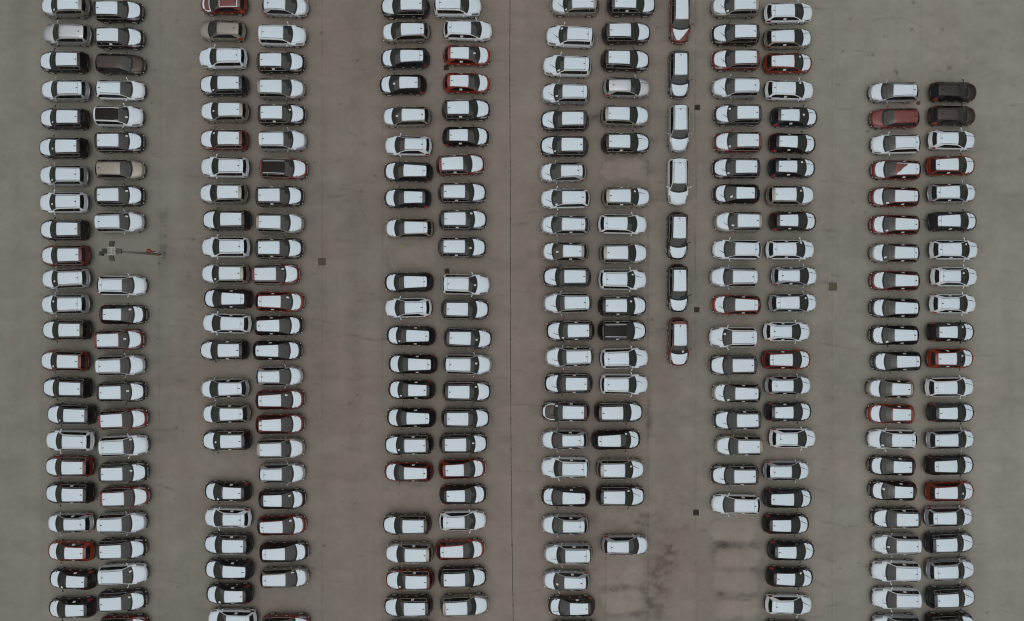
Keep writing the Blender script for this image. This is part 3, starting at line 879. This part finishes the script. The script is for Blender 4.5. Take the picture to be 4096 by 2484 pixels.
# ------------------------------------------------------------------ the parked cars
# one line per car: front edge of roof x, roof centre y (both in the crop), colour, model, turn in degrees, flags, slip x y
# flags: f full-length film, d dark ditch rails on film, 0 no film, p glass roof, P glass roof with film strips,
#        u wiper raised, t torn film, i window slip
FILES = [
 ('L', 100, 'first file from the left', [
  (0,'300 25 m S 0 - 268 90'),(0,'315 288 s S 1 0f'),(0,'285 550 k S .5'),(0,'300 818 s S 0 f'),(0,'290 1087 k S .5 - 255 1140'),(0,'280 1362 k S 0 - 263 1390'),
  (620,'285 178 s S .5 f 252 232'),(620,'285 432 w S -.5 f 253 458'),(620,'290 690 k S 0'),(620,'300 932 r S -1'),(620,'305 1150 s S -2 f 277 1180'),(620,'300 1392 s S -1 f 263 1368'),
  (1240,'310 188 b S 0'),(1240,'295 482 r S 1 - 262 527'),(1240,'315 737 k S 1'),(1240,'355 988 n S 1 - 323 1030'),(1240,'345 1235 w S 1 f'),
  (1844,'338 68 r S 0'),(1844,'340 320 k S 0 i'),(1844,'360 598 s H -1 fdi'),(1844,'365 865 o H 1 i'),(1844,'380 1132 k H 2 i 345 1183'),(1844,'373 1400 k H -1 i')]),
 ('R', 100, 'second file from the left', [
  (0,'865 70 k S 0'),(0,'872 322 k S .5 i'),(0,'885 572 b T 2 0'),(0,'885 818 w T 1 fd'),(0,'868 1062 w S 1 hp 945 1092'),(0,'875 1308 k S -.5 - 945 1268'),
  (620,'882 120 m T .5 0'),(620,'875 370 k S -.5 - 945 335'),(620,'878 620 s S -1.5 f 945 573'),(620,'900 1215 w T .5 fd'),(1240,'900 42 k H .5 - 978 -5'),
  (1240,'873 283 r S -1.5 - 932 270'),(1240,'885 525 s S -1.5 f'),(1240,'895 773 k S -1 - 957 757'),(1240,'908 1035 r S -3'),(1240,'915 1285 w S -2.5 f 982 1203'),
  (1844,'912 125 k S -1 - 985 93'),(1844,'925 358 r S -2'),(1844,'898 602 s S -1.5 f'),(1844,'898 850 k S -2'),(1844,'908 1090 w S -2.5 f 978 1035'),(1844,'900 1340 k S -2.5 - 972 1278'),
  (1844,'915 1580 r S -1')]),
 ('L', 750, 'third file from the left', [
  (0,'290 8 r H 0 z'),(0,'275 258 m H 1.5 0d'),(0,'272 513 w S 0 f'),(0,'278 770 n S 0 - 238 838'),(0,'285 1020 m S 0 - 242 1035'),(0,'280 1288 r S 1 - 245 1242'),
  (620,'290 98 w S 1 f'),(620,'275 345 m S -.5'),(620,'303 598 k S 0'),(620,'298 853 w S 0 f'),(620,'292 1105 m S 0 - 257 1160'),(620,'315 1343 k T 1 fi'),
  (1240,'310 128 w T 1.5 fi'),(1240,'280 378 k S -.5 i'),(1240,'288 738 s T -2 fi'),(1240,'300 975 m T -1.5 fi'),(1240,'303 1230 k S -1 i 262 1235'),
  (1844,'325 303 k H 1 i 285 358'),(1844,'330 552 w H 1 fdi'),(1844,'320 800 n S .5 i'),(1844,'325 1040 n T 1.5 fi'),(1844,'340 1270 k H 0 i 300 1320'),(1844,'360 1510 w T .5 fi')]),
 ('R', 750, 'fourth file from the left', [
  (0,'910 28 s H 2 fd'),(0,'890 298 w S 1 f'),(0,'878 555 k S 0 i'),(0,'880 803 m S .5'),(0,'885 1047 k S -.5 i 960 1022'),(0,'893 1293 s S -.5 f'),
  (620,'905 110 r S 1 P'),(620,'863 373 k S -.5 i'),(620,'868 625 m S 1'),(620,'862 865 k S 0 i'),(620,'828 1112 r S -1 - 888 1065'),(620,'872 1368 o T 1 fi 935 1330'),
  (1240,'860 148 k T -.5 fi'),(1240,'850 382 k T 0 fi'),(1240,'855 625 s H -.5 fd'),(1240,'875 848 r T -1.5 f 925 795'),(1240,'875 1078 r T -1.5 j'),(1240,'875 1308 m S -1'),
  (1844,'877 130 s H -.5 fd'),(1844,'882 375 k H -.5 - 952 327'),(1844,'890 622 r T -1.5 f 960 560'),(1844,'912 875 k T -1.5 f'),(1844,'915 1118 m T -1.5 f 980 1045'),
  (1844,'925 1570 r S -.5')]),
 ('L', 1460, 'fifth file from the left', [
  (0,'330 29 k S 0'),(0,'335 268 m T -1.5 f'),(0,'328 518 n T -1 f'),(0,'318 768 k H -.5 - 273 783'),(0,'342 1070 m T -.5 f 300 1085'),(0,'373 1345 w H 1 fd'),
  (620,'358 145 n T 1.5 f'),(620,'362 393 n H 0'),(620,'367 677 m T 0 f'),(620,'363 1185 k T -1 f'),(620,'373 1425 w H -1 fd'),
  (1240,'383 243 k T 1 fi 320 290'),(1240,'400 510 k T .5 fi'),(1240,'400 752 b H .5 i 333 800'),(1240,'385 1015 k T .5 fi'),(1240,'365 1270 k S -1 i 315 1308'),
  (1844,'362 118 r T .5 fi'),(1844,'347 615 b S -.5'),(1844,'370 886 m S 0 i'),(1844,'375 1137 r S 0 i 322 1178'),(1844,'360 1387 b S -1 i'),(1844,'372 1640 k S 0')]),
 ('R', 1460, 'sixth file from the left', [
  (0,'888 22 w S 0 f'),(0,'988 255 w T 1 fi'),(0,'972 492 o H 1 i 1022 500'),(0,'968 753 o H 1 i'),(0,'972 1003 k S -1 i'),(0,'962 1260 k H 0 i'),
  (620,'918 78 r S -2.5 i'),(620,'936 340 n S 0 i'),(620,'942 595 n S -.5 i 993 545'),(620,'935 855 n S .5 i 985 868'),(620,'965 1205 w S 1 f 1027 1215'),(620,'963 1440 b S .5'),
  (1240,'990 265 n S 2 - 1043 278'),(1240,'983 513 s S 1 f 1038 500'),(1240,'978 768 b S .5 - 1036 720'),(1240,'967 1020 n S .5'),(1240,'947 1262 b S -.5 - 1010 1247'),
  (1844,'925 90 r H -2'),(1844,'935 330 k H -1'),(1844,'928 578 w H -1 fd'),(1844,'918 852 o T -2 f'),(1844,'937 1115 k S -1'),(1844,'955 1383 m S -2')]),
 ('L', 2120, 'seventh file from the left', [
  (0,'393 12 m S 0 u 335 83'),(0,'352 312 w S 3 fu 297 262'),(0,'322 590 w S 2 fu 268 655'),(0,'305 850 s S 1 fu 250 895'),(0,'297 1103 n S 0 u'),(0,'292 1347 k S .5 u 232 1408'),
  (620,'292 145 s H -1 fdu'),(620,'303 395 w T -.5 fu 247 462'),(620,'300 645 s T .5 fui'),(620,'308 897 m H .5 ui 254 905'),(620,'318 1135 n S 0 u'),(620,'325 1380 s S -1 fu'),
  (1240,'350 195 k S -1 ui 307 258'),(1240,'343 440 s S -1.5 fui'),(1240,'332 693 k S 0 ui'),(1240,'303 960 b S .5 qui 248 897'),(1240,'305 1223 s H -.5 fdi'),
  (1844,'305 80 w S .5 fui'),(1844,'302 352 k T 1 fui'),(1844,'310 617 s H .5 fdi'),(1844,'332 893 s S -1 fui'),(1844,'323 1145 s H 1 fdi 255 1153'),(1844,'370 1385 b H -.5 ui'),
  (1844,'385 1635 k S 0')]),
 ('R', 2120, 'eighth file from the left', [
  (0,'993 10 n S .5 i'),(0,'945 277 b S -.5'),(0,'935 533 k S 1'),(0,'938 793 s H 1 du0'),(0,'932 1058 m S 1'),(0,'938 1318 k S 0 ui'),
  (620,'942 380 m S 0 ui 980 340'),(620,'908 637 w T 1 f'),(620,'917 912 m S 0'),(620,'907 1160 w S .5 fu 960 1118'),(620,'908 1408 k S 0 i 943 1367'),
  (1240,'905 195 k S 0 Pui'),(1240,'922 457 w S -1.5 fu'),(1240,'920 700 w S .5 fu'),(1240,'872 965 b S -.5'),(1240,'850 1225 k T -1.5 fu 898 1158'),
  (1844,'888 92 m S 0 u 945 53'),(1844,'890 345 k S .5 u 920 280'),(1844,'922 808 s H 0 fd')]),
 ('L', 2740, 'fifth file from the right', [
  (0,'462 25 m S 0 u 400 100'),(0,'465 288 k S 0 u'),(0,'467 530 r S 0 u'),(0,'468 793 s S 0 fu'),(0,'487 1048 n S 0 u 418 1013'),(0,'487 1308 r S 0 - 416 1365'),
  (620,'472 107 k S 0 u 408 167'),(620,'478 353 k H .5 u 432 390'),(620,'493 613 m S 0 u 447 657'),(620,'474 878 w T 1 fu'),(620,'450 1137 s S .5 f'),(620,'468 1400 o T 1 fui'),
  (1240,'443 257 w S 0 fu 353 225'),(1240,'443 520 b S -.5'),(1240,'470 783 m T .5 fui 407 843'),(1240,'483 1035 n S -1 ui'),(1240,'497 1280 m S -.5 ui'),
  (1844,'458 148 b S -.5 ui'),(1844,'465 423 w T 1 fi')]),
 ('R', 2740, 'fourth file from the right', [
  (0,'1025 92 w T -1.5 fui'),(0,'1023 335 m T -1.5 fui'),(0,'1023 567 o T -.5 fui 1075 528'),(0,'1033 820 w T 1 fi 1078 775'),(0,'1072 1073 n H 1 ui 1107 1073'),(0,'1055 1320 k H 2 ui'),
  (620,'1050 105 n H 1 ui 1092 67'),(620,'1043 365 m S 0 - 1085 333'),(620,'1060 610 b H 0 ui'),(620,'1040 878 w T 0 fui 1085 820'),(620,'1072 1127 s H .5 fdui'),(620,'1070 1380 s T -.5 fui 1130 1337'),
  (1240,'997 203 w H .5 fdui'),(1240,'1008 467 o T 0 fui'),(1240,'1013 710 s H 0 fdui'),(1240,'1015 960 n H -.5 ui'),(1240,'1052 1208 w H .5 fdu'),
  (1844,'997 105 s H 0 fdu'),(1844,'1020 363 n T .5 fu'),(1844,'993 608 k H .5 u'),(1844,'1043 858 n H 1 u'),(1844,'1030 1108 k H 2 u 1083 1050'),(1844,'1015 1368 w H 1.5 fdu'),
  (1844,'1005 1620 r H 2')]),
 ('L', 3400, 'second file from the right', [
  (0,'410 838 s T 0 fd'),(0,'420 1085 r T -1 0'),(0,'430 1328 w T -1 fd'),
  (620,'433 128 r T 1 ti'),(620,'420 382 r T .5 fi 352 447'),(620,'423 645 r T 1 fi 348 705'),(620,'420 912 m T 1 fi 335 955'),(620,'423 1172 r T 1 fi'),(620,'422 1430 n T 1 fi'),
  (1240,'415 237 k T 0 fi 348 298'),(1240,'438 483 n T -1 fi'),(1240,'393 742 m H 1 i'),(1240,'397 980 o H 1 i'),(1240,'398 1220 w T .5 fi 310 1267'),
  (1844,'405 60 k H 1 i'),(1844,'415 295 k H 1 i 320 265'),(1844,'435 553 b S 0 ui'),(1844,'440 802 s S 0 fui 355 807'),(1844,'435 1058 w S .5 fui'),(1844,'440 1315 w S .5 fui'),
  (1844,'440 1570 s S .5 f')]),
 ('R', 3400, 'first file from the right', [
  (0,'1030 835 k H 1 0'),(0,'1020 1060 b H .5 0d'),(0,'1013 1290 w H 1 fdu'),
  (620,'1017 87 o T -1 fui'),(620,'1027 345 s T -1 fui'),(620,'1035 613 n T -1 fui'),(620,'1043 880 w T 0 fui 1087 833'),(620,'1035 1132 w H .5 fdu 1055 1103'),(620,'1023 1388 w H .5 fdui'),
  (1240,'1008 207 k H 0 ui 1053 160'),(1240,'1000 457 o H -.5 ui 1052 428'),(1240,'1003 727 w T -1 fu'),(1240,'1008 967 n H 0 u'),(1240,'1013 1220 s T -1 fu'),
  (1844,'1005 53 k T -1 fu'),(1844,'1008 302 o T -1 fu 1057 305'),(1844,'997 540 s T -1 fu'),(1844,'1005 790 n S -2 u'),(1844,'1013 1045 s S -2 fu'),(1844,'1018 1307 n S -2 u'),
  (1844,'1010 1560 k S -2')]),
]
SINGLE = [(0, '768 180 r S 0 t'), (0, '758 700 n S 0'), (0, '756 1208 s S 0 f'), (620, '748 262 w S 0 f'), (620, '745 780 k S 1'),
          (620, '748 1275 k S 0'), (1240, '752 335 r S 0 - 775 388')]
COLNAME = {'k': 'black', 'n': 'blue-black', 'b': 'dark bronze', 'm': 'champagne', 'r': 'maroon', 'o': 'orange-red', 's': 'silver', 'w': 'white'}
KIND = {'S': ('parked_suv', 'SUV'), 'T': ('parked_estate_car', 'estate car'), 'H': ('parked_hatchback', 'hatchback')}
ORD = ['zeroth', 'first', 'second', 'third', 'fourth', 'fifth', 'sixth', 'seventh', 'eighth', 'ninth', 'tenth', 'eleventh', 'twelfth', 'thirteenth',
       'fourteenth', 'fifteenth', 'sixteenth', 'seventeenth', 'eighteenth', 'nineteenth', 'twentieth', 'twenty-first', 'twenty-second',
       'twenty-third', 'twenty-fourth', 'twenty-fifth']
ZS = 2.3347


def put_car(px, py, dirn, col, key, ang, flags, slip, label, group):
    """px,py: photo pixel of the front edge / centre line of the roof"""
    mod = MOD[key]; p = mod.p
    th = {'L': math.pi, 'R': 0.0, 'D': -math.pi / 2}[dirn] - R(ang)
    ca, sa = math.cos(th), math.sin(th)
    xh = p['head'] - .03; zh = mod.zt(xh)
    xm = (p['head'] + p['fend']) / 2; zm = mod.zt(xm)
    if dirn == 'D':
        X0 = W(px, 0, zm)[0] - xm * ca
        Y0 = W(0, py, zh)[1] - xh * sa
    else:
        X0 = W(px, 0, zh)[0] - xh * ca
        Y0 = W(0, py, zm)[1] - xm * sa
    root = link(KIND[key][0], None, None, (X0, Y0, 0), (0, 0, th))
    tag(root, label, 'car', group)
    def part(name, me, par=None, **kw):
        return link(name, me, par or root, **kw)
    part('body', LIB[key, 'body', col])
    part('underbody', LIB[key, 'underbody'])
    part('windscreen', LIB[key, 'windscreen'])
    part('rear_window', LIB[key, 'rear_window'])
    part('cowl_panel', LIB[key, 'cowl'])
    for w in ('pillar1', 'pillar2', 'pillar1r', 'pillar2r'):
        part('door_pillar', LIB[key, w])
    for w in ('win1', 'win2', 'win3', 'win1r', 'win2r', 'win3r'):
        if (key, w) in LIB:
            part('side_window', LIB[key, w])
    for w in ('headlight', 'headlight2'):
        part('headlight', LIB[key, w])
    for w in ('tail_light', 'tail_light2'):
        part('tail_light', LIB[key, w])
    for w in ('fog_a', 'fog_b'):
        part('fog_lamp', LIB[key, w])
    part('grille', LIB[key, 'grille']); part('grille_trim', LIB[key, 'grille_trim']); part('badge', LIB[key, 'badge'])
    part('rear_bumper_strip', LIB[key, 'bumper_strip']); part('tailgate_seam', LIB[key, 'gate_gap'])
    part('roof_aerial', LIB[key, 'aerial'])
    for w in ('mirror_a', 'mirror_b'):
        part('door_mirror', LIB[key, w, col])
    for q_ in (0, 1):
        for sg in (1, -1):
            part('door_handle', LIB[key, 'handle%d%d' % (q_, sg)])
    if key == 'S':
        part('window_trim', LIB[key, 'trim_a']); part('window_trim', LIB[key, 'trim_b'])
        if col in 'ws':
            part('roof_rail', LIB[key, 'ditch_a']); part('roof_rail', LIB[key, 'ditch_b'])
        else:
            part('roof_rail', LIB[key, 'rail_a']); part('roof_rail', LIB[key, 'rail_b'])
    elif 'd' in flags:
        part('roof_rail', LIB[key, 'ditch_a']); part('roof_rail', LIB[key, 'ditch_b'])
    for xw in (p['wf'], p['wr']):
        for sg in (1, -1):
            w = part('wheel', LIB[key, 'wheel'], loc=(xw, sg * (p['W'] - .115), p['rw']), rot=(0, rnd.uniform(0, 6), 0 if sg > 0 else math.pi))
            part('rim', LIB[key, 'rim'], w)
    # films
    if 'z' in flags:
        for w in ('hood_rim_front', 'hood_rim_back', 'hood_rim_a', 'hood_rim_b', 'roof_rim_a', 'roof_rim_b', 'roof_rim_c', 'roof_rim_d'):
            part('film_remnant', LIB[key, w])
    elif '0' not in flags:
        if 'q' in flags:
            for w in ('hood_rim_front', 'hood_rim_a', 'hood_rim_b'):
                part('film_remnant', LIB[key, w])
        elif 't' in flags and key == 'S':
            part('hood_film', LIB[key, 'hood_film_torn'])['label'] = 'hood film torn to a triangle'
        else:
            part('hood_film', LIB[key, 'hood_film'])
        if 't' in flags and key == 'T':
            part('roof_film', LIB[key, 'roof_film_torn'])['label'] = 'roof film torn off diagonally'
            part('film_remnant', LIB[key, 'roof_rim_b'])
            part('film_seam', LIB[key, 'film_seam'])
        elif 'j' in flags:
            part('roof_film', LIB[key, 'roof_film_jag'])['label'] = 'roof film ragged at its rear edge'
            part('film_seam', LIB[key, 'film_seam'])
        elif 'p' in flags or 'P' in flags:
            part('glass_roof', LIB[key, 'pano'])
            if 'P' in flags:
                part('film_remnant', LIB[key, 'roof_rim_a']); part('film_remnant', LIB[key, 'roof_rim_b'])
        elif 'f' in flags:
            part('roof_film', LIB[key, 'roof_film_full'])
            part('film_seam', LIB[key, 'film_seam'])
        else:
            part('roof_film', LIB[key, 'roof_film'])
    if 'u' in flags:
        part('wiper', LIB[key, 'wiper_up'])['label'] = 'wiper folded up over the hood'
    else:
        part('wiper', LIB[key, 'wiper0'])
    part('wiper', LIB[key, 'wiper1'])
    if slip:
        z = .5 * (mod.zt(p['cowl']) + zh)
        wx, wy, _ = W(slip[0], slip[1], z)
        dx, dy = wx - X0, wy - Y0
        lx, ly = dx * ca + dy * sa, -dx * sa + dy * ca
        ly = max(-.6, min(.6, ly))
        # undo the bow and keep the slip on the glass
        u = min(max(lx + mod.bow(lx) * (ly / p['W']) ** 2, p['head'] + .12), p['cowl'] - .16)
        q1 = mod.P(u, ly); q2 = mod.P(u - .1, ly)
        pitch = math.atan2(q1[2] - q2[2], q1[0] - q2[0])
        part('windscreen_slip', SLIP, loc=(q1[0], ly, q1[2] + .02), rot=(0, -pitch, rnd.uniform(-.5, .5)))
    if 'i' in flags:
        part('window_slip', LIB[key, 'wslip_a']); part('window_slip', LIB[key, 'wslip_b'])
    return root


def parse(s):
    t = s.split()
    xf, cy = float(t[0]), float(t[1])
    fl = t[5] if len(t) > 5 else '-'
    sl = (float(t[6]), float(t[7])) if len(t) > 7 else None
    return xf, cy, t[2], t[3], float(t[4]), fl, sl


def look(col, key, fl, sl):
    c = COLNAME[col]; k = KIND[key][1]
    if 'z' in fl:
        return '%s %s with torn film rims' % (c, k)
    if '0' in fl:
        return 'unwrapped %s %s' % (c, k)
    if 'q' in fl:
        return '%s %s with bare hood' % (c, k)
    if 't' in fl:
        return '%s %s with torn white film' % (c, k)
    if 'j' in fl:
        return '%s %s with ragged roof film' % (c, k)
    if 'p' in fl.lower():
        return '%s %s with black roof' % (c, k)
    if sl:
        return '%s %s with windscreen paper slip' % (c, k)
    return '%s %s with white-filmed roof' % (c, k)


for dirn, ox, fname, rows in FILES:
    for i, (oy, s_) in enumerate(rows):
        xf, cy, col, key, ang, fl, sl = parse(s_)
        lab = '%s, %s down in the %s' % (look(col, key, fl, sl), ORD[i + 1], fname)
        slp = (ox + sl[0] / ZS, oy + sl[1] / ZS) if sl else None
        put_car(ox + xf / ZS, oy + cy / ZS, dirn, col, key, ang, fl, slp, lab, 'new cars parked in the double rows')
for i, (oy, s_) in enumerate(SINGLE):
    xf, cy, col, key, ang, fl, sl = parse(s_)
    lab = '%s, %s down in the single upright file, nose downward' % (look(col, key, fl, sl), ORD[i + 1])
    slp = (2400 + sl[0] / ZS, oy + sl[1] / ZS) if sl else None
    put_car(2400 + xf / ZS, oy + cy / ZS, 'D', col, key, ang, fl, slp, lab, 'cars parked nose to tail in the single file')

# ------------------------------------------------------------------ floodlight mast
M_GALV = mat('galvanised_steel', (0.30, 0.29, 0.29), .5, .5, 0, .15, 4)
M_LIGHTGALV = mat('pale_steel', (0.46, 0.47, 0.46), .5, .3, 0, .1, 6)
M_DARKLAMP = mat('lamp_housing', (0.075, 0.072, 0.062), .55, .2, 0, .2, 6)
M_RUST = mat('orange_plastic', (0.20, 0.060, 0.028), .45, 0, .1, .3, 8)
M_CONC = mat('concrete_footing', (0.15, 0.145, 0.125), .9, 0, 0, .3, 6, .3, 20)
bx, by, _ = W(648, 1018)
hz = 10.1
hx, hy, _ = W(446, 1004, hz)
mast = link('floodlight_mast', None, None, (bx, by, 0))
tag(mast, 'tall galvanised floodlight mast with four-way lamp head and orange horn', 'light mast')
link('footing', MB().lathe([(.30, 0), (.30, .10), (.26, .13)], 20).mesh('footing', M_CONC), mast)
link('base_flange', MB().lathe([(.19, .13), (.19, .16), (.10, .17)], 12).mesh('base_flange', M_GALV), mast)
ddx, ddy = hx - bx, hy - by          # the mast leans a little, as the photo shows
link('pole', MB().tube([(0, 0, .15), (ddx * .5, ddy * .5, hz * .5), (ddx, ddy, hz - .1)], [.13, .11, .09], 12).mesh('pole', M_GALV, True), mast)
link('collar', MB().lathe([(.17, .9), (.17, 1.15), (.12, 1.2)], 14).mesh('collar', M_LIGHTGALV, True), mast)
fr = MB()
for t in (-.27, 0, .27):
    fr.box((ddx + t, ddy, hz), (.035, .60, .04)); fr.box((ddx, ddy + t, hz + .041), (.60, .035, .04))
link('head_frame', fr.mesh('head_frame', M_LIGHTGALV), mast)
gr = MB()
for k in range(9):
    gr.box((ddx - .24 + .06 * k, ddy, hz - .035), (.014, .54, .02))
link('head_grating', gr.mesh('head_grating', M_LIGHTGALV), mast)
for k, (ux, uy) in enumerate(((1, 0), (-1, 0), (0, 1), (0, -1))):
    rz = math.atan2(uy, ux)
    f = MB().box((0, 0, 0), (.46, .42, .13), taper=.86)
    for j in range(5):
        f.box((-.18 + .09 * j, 0, .075), (.02, .36, .04))
    o = link('floodlight', f.mesh('floodlight', M_DARKLAMP), mast, (ddx + ux * .58, ddy + uy * .60, hz - .02), (0, R(18), rz))
    link('bracket', MB().box((-.27, .12, -.02), (.16, .03, .03)).box((-.27, -.12, -.02), (.16, .03, .03)).mesh('bracket', M_GALV), o)
cx_, cy_, cz_ = W(406, 1014, 9.6)
link('control_box', MB().box((cx_ - bx, cy_ - by, cz_), (.30, .34, .30), taper=.9).mesh('control_box', M_BLACK), mast)
link('box_arm', MB().tube([(cx_ - bx, cy_ - by, cz_), (ddx * .96, ddy * .96, 9.6)], .03, 6).mesh('box_arm', M_GALV), mast)
ox_, oy_, oz_ = W(596, 1004, 3.2)
o = link('warning_horn', MB().lathe([(.05, -.42), (.07, -.22), (.16, -.12), (.22, 0), (.21, .12), (.12, .2), (.03, .22)], 18, 'x').mesh('warning_horn', M_RUST, True), mast,
         (ox_ - bx, oy_ - by, oz_), (0, R(-12), R(170)))
link('horn_arm', MB().tube([(0, 0, 0), (-.55, -.05, -.05)], .03, 6).mesh('horn_arm', M_BLACK), o)
link('horn_bracket', MB().tube([(ox_ - bx + .1, oy_ - by - .05, oz_ - .05), (ddx * .3, ddy * .3, hz * .3)], .025, 6).mesh('horn_bracket', M_GALV), mast)
sx_, sy_, sz_ = W(628, 1018, 1.6)
o = link('orange_lantern', MB().lathe([(.10, -.1), (.13, 0), (.10, .12), (.03, .15)], 14).mesh('orange_lantern', M_RUST, True), mast, (sx_ - bx, sy_ - by, sz_))

# ------------------------------------------------------------------ covers, grates, litter
M_IRON = mat('rusty_iron', (0.050, 0.036, 0.024), .8, 0, 0, .3, 9, .3, 30)
M_IRON2 = mat('rusty_cover', (0.085, 0.066, 0.038), .85, 0, 0, .35, 7, .3, 30)
M_PIT = mat('drain_pit', (0.008, 0.007, 0.006), .9)


def cover(px, py, size, label):
    x, y, _ = W(px, py)
    r = link('manhole_cover', None, None, (x, y, 0))
    tag(r, label, 'manhole cover', 'square covers and grates set in the paving')
    s = size * S / 2
    f = MB()
    for sx in (-1, 1):
        f.box((sx * (s + .02), 0, .008), (.04, 2 * s + .08, .016)); f.box((0, sx * (s + .02), .0085), (2 * s, .04, .017))
    link('frame', f.mesh('frame', M_IRON), r)
    pl = MB().box((0, 0, .006), (2 * s - .012, 2 * s - .012, .012))
    for k in range(6):
        pl.box((-s + (k + .5) * 2 * s / 6, 0, .014), (.02, 2 * s * .9, .006))
    link('lid', pl.mesh('lid', M_IRON2), r)
    return r


def grate(px, py, size, label):
    x, y, _ = W(px, py)
    r = link('drain_grate', None, None, (x, y, 0))
    tag(r, label, 'drain grate', 'square covers and grates set in the paving')
    s = size * S / 2
    f = MB()
    for sx in (-1, 1):
        f.box((sx * (s + .015), 0, .010), (.03, 2 * s + .06, .02)); f.box((0, sx * (s + .015), .0105), (2 * s, .03, .021))
    link('frame', f.mesh('frame', M_IRON), r)
    link('pit', MB().box((0, 0, .003), (2 * s, 2 * s, .006)).mesh('pit', M_PIT), r)
    bar = MB().box((0, 0, 0), (2 * s * .96, .022, .014)).mesh('bar', M_IRON)
    for k in range(7):
        link('bar', bar, r, (0, -s + (k + .5) * 2 * s / 7, .015))
    return r


cover(1288, 1047, 26, 'square rusty cover alone in the wide lane beside a maroon SUV')
cover(3331, 1147, 28, 'largest square rusty cover, in the right-hand lane between rows')
grate(2789, 430, 19, 'rusty square grate beside the second car of the single file')
grate(2787, 1239, 19, 'dark barred grate just right of the single file, above a stain')
grate(2784, 2050, 21, 'dark barred grate in the empty lane near the bottom')
grate(1785, 271, 18, 'dark square grate tucked under the tail of an orange-red hatchback')
grate(1788, 1084, 17, 'dark square grate half hidden above the tail of a white SUV')
x, y, _ = W(3673, 412)
mh = link('round_cover', None, None, (x, y, 0))
tag(mh, 'small round brown manhole cover between the two right-hand files', 'manhole cover')
link('rim', MB().lathe([(.19, 0), (.19, .014), (.165, .016)], 24).mesh('rim', M_IRON), mh)
link('lid', MB().lathe([(.155, .0), (.155, .018), (.02, .021)], 24).mesh('lid', mat('brown_iron', (.055, .034, .028), .8, 0, 0, .2, 9)), mh)
for (px, py, rr) in ((2786, 1261, 9), (2779, 2069, 5), (2784, 2040, 5)):
    stx, sty, _ = W(px, py)
# folded piece of cardboard
x, y, _ = W(1603, 984)
vs = []; fs = []
pts = [(-.27, -.05), (-.20, .06), (0.0, .10), (.22, .09), (.28, .0), (.2, -.08), (0, -.10), (-.18, -.11)]
for z in (.006, .05):
    vs += [(a, b_, z + .02 * math.sin(9 * a)) for a, b_ in pts]
fs = [tuple(range(7, -1, -1)), tuple(range(8, 16))] + [(i, (i + 1) % 8, 8 + (i + 1) % 8, 8 + i) for i in range(8)]
cb = link('cardboard_scrap', mesh_from('cardboard_scrap', vs, fs, mat('cardboard', (.24, .19, .10), .9, 0, 0, .25, 10), False), None, (x, y, 0), (0, 0, R(42)))
tag(cb, 'crumpled tan cardboard scrap on the empty bay below a champagne estate', 'cardboard')
x, y, _ = W(3695, 880)
cb = link('black_hose', MB().tube([(-.22, .12, .02), (-.05, .06, .02), (.08, -.06, .02), (.26, -.10, .02)], .016, 6).mesh('black_hose', M_BLACK, True), None, (x, y, 0))
tag(cb, 'thin black hose end lying between two tails at the right', 'hose')
